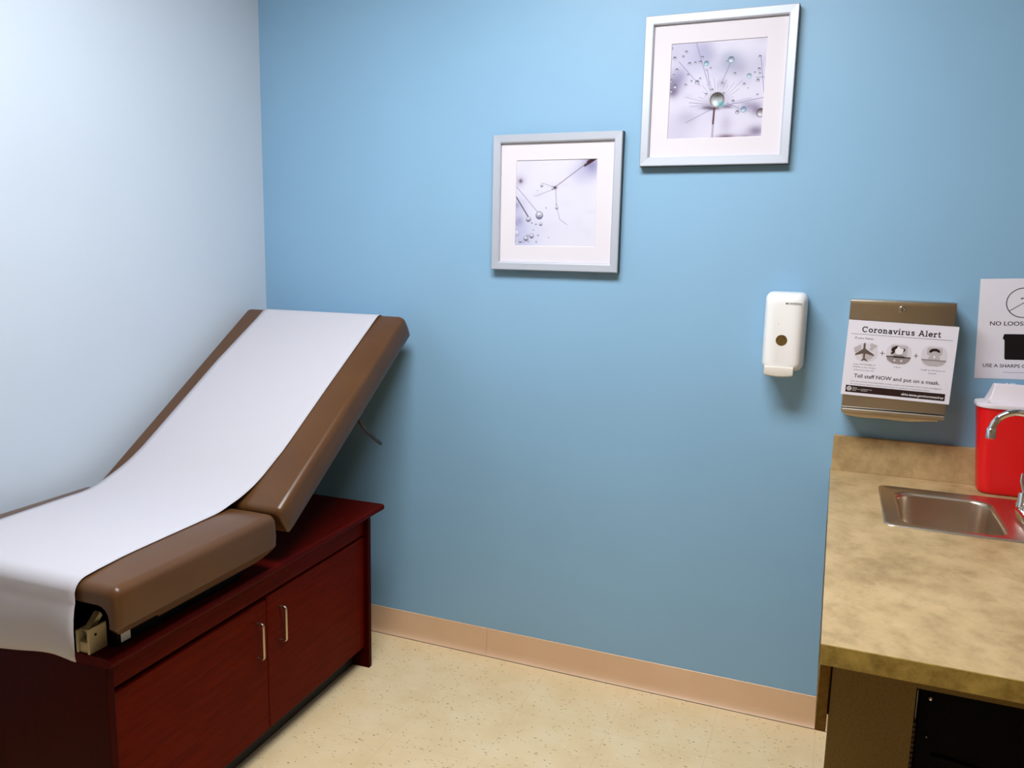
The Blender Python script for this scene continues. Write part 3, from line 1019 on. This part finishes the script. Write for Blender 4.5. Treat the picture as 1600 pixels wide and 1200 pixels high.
flat(bm, [Q(*p) for p in ((2.45, 2.65), (2.6, 2.45), (2.85, 2.55), (3.25, 2.7), (3.1, 2.95), (2.9, 3.05), (2.75, 3.35), (2.4, 3.2), (2.55, 2.9))], Y2, 1)
flat(bm, [Q(*p) for p in ((1.75, 3.5), (2.2, 3.3), (2.7, 3.6), (2.95, 3.95), (2.6, 4.3), (2.1, 4.35), (1.7, 4.1))], Y2, 1)
pl_ = [(1.90, 2.42), (2.00, 2.62), (2.03, 3.12), (2.95, 3.72), (3.0, 3.9), (2.08, 3.68), (2.06, 4.18), (2.40, 4.46), (2.38, 4.54), (1.98, 4.42), (1.74, 4.56), (1.72, 4.46), (1.90, 4.18), (1.86, 3.68), (1.02, 3.96), (1.05, 3.80), (1.80, 3.14), (1.80, 2.62)]
flat(bm, [Q(*p) for p in pl_], Y3, 2)
obj('travel_icon', bm, [M['g1'], M['g2'], M['g4']], sh)
bm = bmesh.new()                     # person with a fever
flat(bm, RR(4.2, 6.72, 2.32, 4.58, .85), Y1, 0)
flat(bm, RR(4.62, 6.30, 2.48, 3.72, .22), Y2, 1)
flat(bm, [Q(*p) for p in ((4.23, 3.78), (6.68, 3.78), (6.55, 4.15), (6.2, 4.48), (5.6, 4.56), (4.9, 4.5), (4.4, 4.2))], Y2, 2)
flat(bm, [Q(*p) for p in ((4.20, 3.70), (6.70, 3.70), (6.66, 3.84), (4.24, 3.84))], Y3, 3)
flat(bm, [Q(*p) for p in ((5.0, 2.75), (5.3, 2.62), (5.9, 2.72), (6.0, 3.0), (5.75, 3.4), (5.4, 3.6), (5.1, 3.3))], Y3, 4)
for hh in (((4.72, 2.8), (5.0, 2.6), (5.28, 2.5), (5.24, 2.76), (5.04, 3.0), (5.02, 3.3), (4.8, 3.5), (4.62, 3.42), (4.8, 3.2), (4.64, 3.05)), ((5.3, 2.62), (6.02, 2.8), (6.04, 3.02), (5.85, 3.28), (5.9, 2.86))):
    flat(bm, [Q(*p) for p in hh], Y4, 5)
flat(bm, [Q(*p) for p in ((4.9, 3.62), (5.35, 3.5), (5.85, 3.5), (6.15, 3.75), (6.05, 3.95), (5.0, 3.95))], Y3, 2)
for u in (5.1, 5.78):
    flat(bm, [Q(*p) for p in ((u, 4.0), (u + .14, 4.2), (u, 4.3), (u - .14, 4.2))], Y4, 0)
obj('fever_icon', bm, [M['g1'], M['g2'], M['g3'], M['g4'], M['printwhite'], M['inkbrown']], sh)
bm = bmesh.new()                     # person coughing
flat(bm, RR(7.7, 10.22, 2.24, 4.48, .85), Y1, 0)
flat(bm, RR(8.2, 9.72, 2.42, 3.3, .25), Y2, 1)
flat(bm, [Q(*p) for p in ((8.35, 3.78), (8.45, 3.4), (8.7, 3.1), (9.25, 3.1), (9.5, 3.4), (9.6, 3.78))], Y3, 1)
flat(bm, [Q(*p) for p in ((7.74, 3.74), (10.18, 3.74), (10.15, 3.88), (7.77, 3.88))], Y4, 2)
flat(bm, [Q(*p) for p in ((7.78, 3.88), (10.14, 3.88), (9.9, 4.25), (9.3, 4.46), (8.5, 4.44), (7.98, 4.2))], Y2, 3)
flat(bm, [Q(*p) for p in ((8.42, 2.98), (8.45, 2.72), (8.7, 2.55), (9.1, 2.52), (9.4, 2.66), (9.5, 2.92), (9.3, 2.92), (9.1, 2.80), (8.8, 2.82), (8.62, 2.98))], Y4, 4)
flat(bm, [Q(*p) for p in ((8.98, 3.25), (9.08, 3.5), (8.98, 3.6), (8.88, 3.5))], Y4, 5)
obj('cough_icon', bm, [M['g1'], M['g2'], M['g3'], M['g2'], M['inkbrown'], M['printwhite']], sh)

# ------------------------------------------------------------------ sharps notice on the wall
sg = obj('sharps_notice', B(0, 8.5 * IN, -.0005, 0, 0, 11 * IN), M['sheet'], None, loc=(2.468, -.0002, 1.166), rot=(0, -.0409, 0))
tag(sg, 'white No Loose Sharps notice stuck on the blue wall above the red container', 'notice')
bm = text(bmesh.new(), 'NO LOOSE SHARPS', .108, .150, Y1, width=.156, height=.0118, align='C', bold=.012)
obj('lettering', bm, M['inkbrown'], sg)
bm = text(bmesh.new(), 'USE A SHARPS CONTAINER', .108, .0325, Y1, width=.178, height=.0098, align='C', bold=.012)
obj('lettering', bm, M['inkbrown'], sg)
bm = bmesh.new()
c0 = ell(.108, .213, .0415, .0405, 48)
stroke(bm, c0 + [c0[0]], .0022, Y1)
stroke(bm, [(.074, .1895), (.142, .2365)], .0018, Y1)
stroke(bm, [(.100, .2245), (.118, .2265)], .0022, Y1)
stroke(bm, [(.104, .2285), (.103, .2215)], .0012, Y1)
obj('prohibition_symbol', bm, M['ink'], sg)
bm = bmesh.new()
flat(bm, [(.0655, .1245), (.068, .1262), (.148, .1262), (.1505, .1245), (.1515, .1135), (.148, .1085), (.1455, .0575), (.1425, .0545), (.0735, .0545), (.0705, .0575), (.068, .1085), (.0635, .1135)], Y1)
obj('container_picture', bm, M['ink'], sg)
bmx = bmesh.new()
stroke(bmx, [(.070, .0188), (.146, .0188)], .0009, Y1)
obj('rule_line', bmx, M['inkgrey'], sg)

# ------------------------------------------------------------------ counter, cabinet, sink
CZ = .8596
KX0, KX1, KY0, KY1 = 2.111, ROOM_X - .001, -1.237, -.001
SXa, SXb, SYa, SYb = 2.238, 2.618, -.525, -.147     # sink rim
top = bmesh.new()
hx0, hx1, hy0, hy1 = SXa + .014, SXb - .014, SYa + .014, SYb - .014
for a in ((KX0, hx0, KY0, KY1), (hx1, KX1, KY0, KY1), (hx0, hx1, KY0, hy0), (hx0, hx1, hy1, KY1)):
    box(top, *a, CZ - .036, CZ)
bmesh.ops.remove_doubles(top, verts=top.verts[:], dist=1e-5)
cnt = obj('countertop', top, M['lam'])
tag(cnt, 'tan mottled laminate countertop with a backsplash against the blue wall', 'countertop')
obj('backsplash', B(KX0 + .002, KX1, -.0205, -.0008, CZ + .0002, CZ + .1065, bevel=.0008), M['lam'], cnt)
obj('edge_tint_strip', B(KX0, KX1, KY0 - .0012, KY0 - .0001, CZ - .036, CZ - .0006), M['lam_shade_tint'], cnt)  # added strip that carries the painted shade tint of the counter end
obj('edge_seam', B(KX0 - .0009, KX0 - .0001, KY0 + .0025, KY1, CZ - .0022, CZ - .0008), M['frame_side'], cnt)
obj('edge_seam', B(KX0 - .0009, KX0 - .0001, KY0, KY0 + .0022, CZ - .036, CZ - .0008), M['frame_side'], cnt)

cab = thing('base_cabinet', 'brown laminate base cabinet carrying the tan countertop', 'cabinet', (2.13, -.6, 0))
def CB(x0, x1, y0, y1, z0, z1, **k):
    return B(x0 - 2.13, x1 - 2.13, y0 + .6, y1 + .6, z0, z1, **k)
CT = CZ - .0365
obj('end_panel', CB(2.1335, 2.2620, -1.204, -1.185, 0.0, CT), M['cab'], cab)
obj('side_panel', CB(2.2430, 2.2610, -1.1845, -.016, 0.0, CT), M['cab'], cab)
obj('apron_board', CB(2.1130, 2.1305, -1.206, -.03, .6865, CT - .001, bevel=.001), M['strip'], cab)
obj('apron_rail', CB(2.1306, 2.2429, -1.184, -1.165, .708, CT - .001), M['strip'], cab)
obj('top_rail', CB(2.2625, ROOM_X - .001, -1.204, -1.186, CT - .025, CT), M['cab'], cab)
obj('back_panel', CB(2.2615, ROOM_X - .001, -.58, -.565, 0, CT), M['black'], cab)

fr = thing('undercounter_appliance', 'black boxy appliance in the dark recess below the countertop end', 'appliance', (2.5, -.9, 0))
def FB(x0, x1, y0, y1, z0, z1, **k):
    return B(x0 - 2.5, x1 - 2.5, y0 + .9, y1 + .9, z0, z1, **k)
obj('body', FB(2.2665, ROOM_X - .005, -1.10, -.62, .012, .800, bevel=.006), M['black'], fr)
dd = obj('door', FB(2.2705, ROOM_X - .005, -1.150, -1.104, .03, .798, bevel=.006), M['black'], fr)
bm = bmesh.new()
for k in range(70):
    z = .06 + k * .0095
    box(bm, 2.2638 - 2.5, 2.2698 - 2.5, -1.176 + .9, -1.105 + .9, z, z + .0065)
obj('ribbed_gasket', bm, plain('gasket_brown', lin((74, 54, 34)), .6), fr)
obj('edge_strip', FB(2.2702, 2.2712, -1.1535, -1.1505, .715, .770), M['whitelabel'], fr)
for zx, zz, rr in ((2.2905, .758, .0042), (2.2905, .688, .0020)):
    b = lathe(bmesh.new(), [(rr, -1.150), (rr, -1.1515), (rr * .8, -1.1535), (rr * .4, -1.1545), (.0001, -1.1547)], (zx - 2.5, .9, zz), 'y', 16)
    obj('screw', b, M['chrome'], dd, smooth=50)
bm = bmesh.new()
tube(bm, [(2.30 - 2.5 + .02 * k, -1.151 + .9, .655 - .0006 * k * k) for k in range(18)], .004, 8)
obj('moulded_ridge', bm, M['black'], dd, smooth=60)
for x in (2.30, 2.70):
    for y in (-1.06, -.66):
        obj('foot', lathe(bmesh.new(), [(.012, 0), (.012, .0125)], (x - 2.5, y + .9, 0), 'z', 12), M['black'], fr)

def sink():
    s = thing('sink', 'small stainless steel drop-in bar sink set in the countertop', 'sink', (2.428, -.336, CZ))
    ox, oy = 2.428, -.336
    bm = bmesh.new()
    bx0, bx1, by0, by1 = 2.274 - ox, 2.514 - ox, -.492 - oy, -.185 - oy
    R0, R1 = (SXa - ox, SXb - ox), (SYa - oy, SYb - oy)
    def ring(x0, x1, y0, y1, r, z): return [(x, y, z) for x, y in rrect(x0, x1, y0, y1, r, 8)]
    rg = [ring(R0[0], R0[1], R1[0], R1[1], .022, .0003),
          ring(R0[0] + .0005, R0[1] - .0005, R1[0] + .0005, R1[1] - .0005, .022, .0016),
          ring(R0[0] + .004, R0[1] - .004, R1[0] + .004, R1[1] - .004, .020, .0036),
          ring(R0[0] + .009, R0[1] - .009, R1[0] + .009, R1[1] - .009, .018, .0034),
          ring(R0[0] + .014, R0[1] - .014, R1[0] + .014, R1[1] - .014, .016, .0012),
          ring(bx0 - .003, bx1 + .003, by0 - .003, by1 + .003, .047, .0008)]
    for k in range(6):
        a = PI / 2 * (k + 1) / 6
        d = .012 * math.sin(a)
        rg.append(ring(bx0 - .003 + d, bx1 + .003 - d, by0 - .003 + d, by1 + .003 - d, .046, .0008 - .012 * (1 - math.cos(a))))
    rg.append(ring(bx0 + .016, bx1 - .016, by0 + .016, by1 - .016, .046, -.10))
    for k in range(7):
        a = PI / 2 * (k + 1) / 7
        d = .016 + .04 * (1 - math.cos(a))
        rg.append(ring(bx0 + d, bx1 - d, by0 + d, by1 - d, .046, -.10 - .04 * math.sin(a)))
    rg.append(ring(-.085, -.015, -.036, .036, .034, -.144))
    loft(bm, rg, caps=False)
    f = bm.faces.new([bm.verts.new(p) for p in rg[-1]])
    # underside of the bowl
    un = [ring(R0[0] + .0145, R0[1] - .0145, R1[0] + .0145, R1[1] - .0145, .016, .0002), ring(bx0 - .005, bx1 + .005, by0 - .005, by1 + .005, .047, -.004), ring(bx0 + .012, bx1 - .012, by0 + .012, by1 - .012, .046, -.11), ring(bx0 + .05, bx1 - .05, by0 + .05, by1 - .05, .046, -.147)]
    loft(bm, un, caps=False)
    bm.faces.new([bm.verts.new(p) for p in un[-1]])
    obj('basin', bm, M['sinksteel'], s, smooth=50)
    dr = lathe(bmesh.new(), [(.036, -.1438), (.036, -.1425), (.030, -.1415), (.026, -.1425), (.0001, -.1432)], (-.05, 0, 0), 'z', 28)
    obj('drain', dr, M['chrome'], s, smooth=40)
sink()

# faucet
Fz = CZ + .0014
F = thing('faucet', 'chrome gooseneck faucet with lever handles on the sink ledge', 'faucet', (2.572, -.336, Fz))
bm = bmesh.new()
loft(bm, [[(x, y, z) for x, y in rrect(-.024 + i, .024 - i, -.078 + i, .078 - i, .022 - i, 7)] for i, z in ((0, 0), (0, .010), (.003, .016), (.009, .019))])
obj('deck_plate', bm, M['chrome'], F, smooth=40)
bm = bmesh.new()
pts = [(.005, 0, .018), (.005, 0, .10), (.005, 0, .2145)]
for k in range(1, 17):
    a = PI * k / 16 * .97
    pts.append((-.049 + .054 * math.cos(a), 0, .2145 + .054 * math.sin(a)))
tube(bm, pts, .0085, 16)
spo = obj('spout', bm, M['chrome'], F, smooth=60)
bm = lathe(bmesh.new(), [(.0105, .199), (.0115, .200), (.0115, .222), (.0095, .2245)], (-.1025, 0, 0), 'z', 22)
obj('aerator', bm, M['chrome'], spo, smooth=40)
obj('spout_base', lathe(bmesh.new(), [(.0165, .0185), (.0165, .030), (.013, .038), (.0105, .040)], (.005, 0, 0), 'z', 24), M['chrome'], F, smooth=40)
for sy in (1, -1):
    bm = lathe(bmesh.new(), [(.0155, .0185), (.0155, .028), (.0125, .034), (.0125, .054), (.0105, .058), (.0001, .059)], (-.006, sy * .052, 0), 'z', 22)
    h = obj('handle', bm, M['chrome'], F, smooth=40)
    bm = bmesh.new()
    tube(bm, [(-.006, sy * .052, .055), (-.010, sy * .056, .070), (-.013, sy * .060, .086), (-.012, sy * .064, .104)], [.0042, .0036, .0042, .0028], 12)
    obj('lever', bm, M['chrome'], h, smooth=60)

# ------------------------------------------------------------------ sharps container
SCn = thing('sharps_container', 'red sharps container with translucent white lid behind the faucet', 'sharps container', (2.6, -.07, CZ + .0005))
ox, oy = 2.6, -.07
bm = bmesh.new()
rg = []
def cring(x0, x1, y0, y1, r, z): return [(x - ox, y - oy, z) for x, y in rrect(x0, x1, y0, y1, r, 8)]
for z, ex in ((0, -.006), (.002, -.003), (.006, -.001), (.010, 0)):
    rg.append(cring(2.493 - ex, 2.704 + ex, -.112 - ex, -.0235 + min(0, ex), .030, z))
for k in range(1, 9):
    t_ = k / 8
    rg.append(cring(2.493 - .022 * t_, 2.704 + .018 * t_, -.112 - .018 * t_, -.0235, .030 + .004 * t_, .010 + .232 * t_))
loft(bm, rg)
obj('bin', bm, M['red'], SCn, smooth=50)
bm = bmesh.new()
rg = [cring(2.467, 2.726, -.134, -.0225, .037, .2425), cring(2.4655, 2.7275, -.1355, -.0215, .038, .246), cring(2.467, 2.726, -.134, -.0225, .037, .253), cring(2.475, 2.718, -.126, -.030, .030, .255)]
loft(bm, rg)
ld = obj('lid', bm, M['lid'], SCn, smooth=40)
bm = bmesh.new()
zl = .2551
rg = [cring(2.492, 2.712, -.105, -.036, .004, zl), cring(2.499, 2.705, -.099, -.040, .004, zl + .018), cring(2.506, 2.702, -.093, -.060, .003, zl + .047), cring(2.508, 2.700, -.090, -.064, .002, zl + .0485)]
loft(bm, rg)
for x in (2.534, 2.545, 2.552):
    box(bm, x - ox, x + .004 - ox, -.082 - oy, -.078 - oy, zl + .0484, zl + .0525)
obj('drop_flap', bm, M['lid'], ld, smooth=35)
bm = bmesh.new()
box(bm, 2.488 - ox, 2.494 - ox, -.118 - oy, -.112 - oy, .2552, .2665, bevel=.001)
obj('latch', bm, M['lid'], ld)
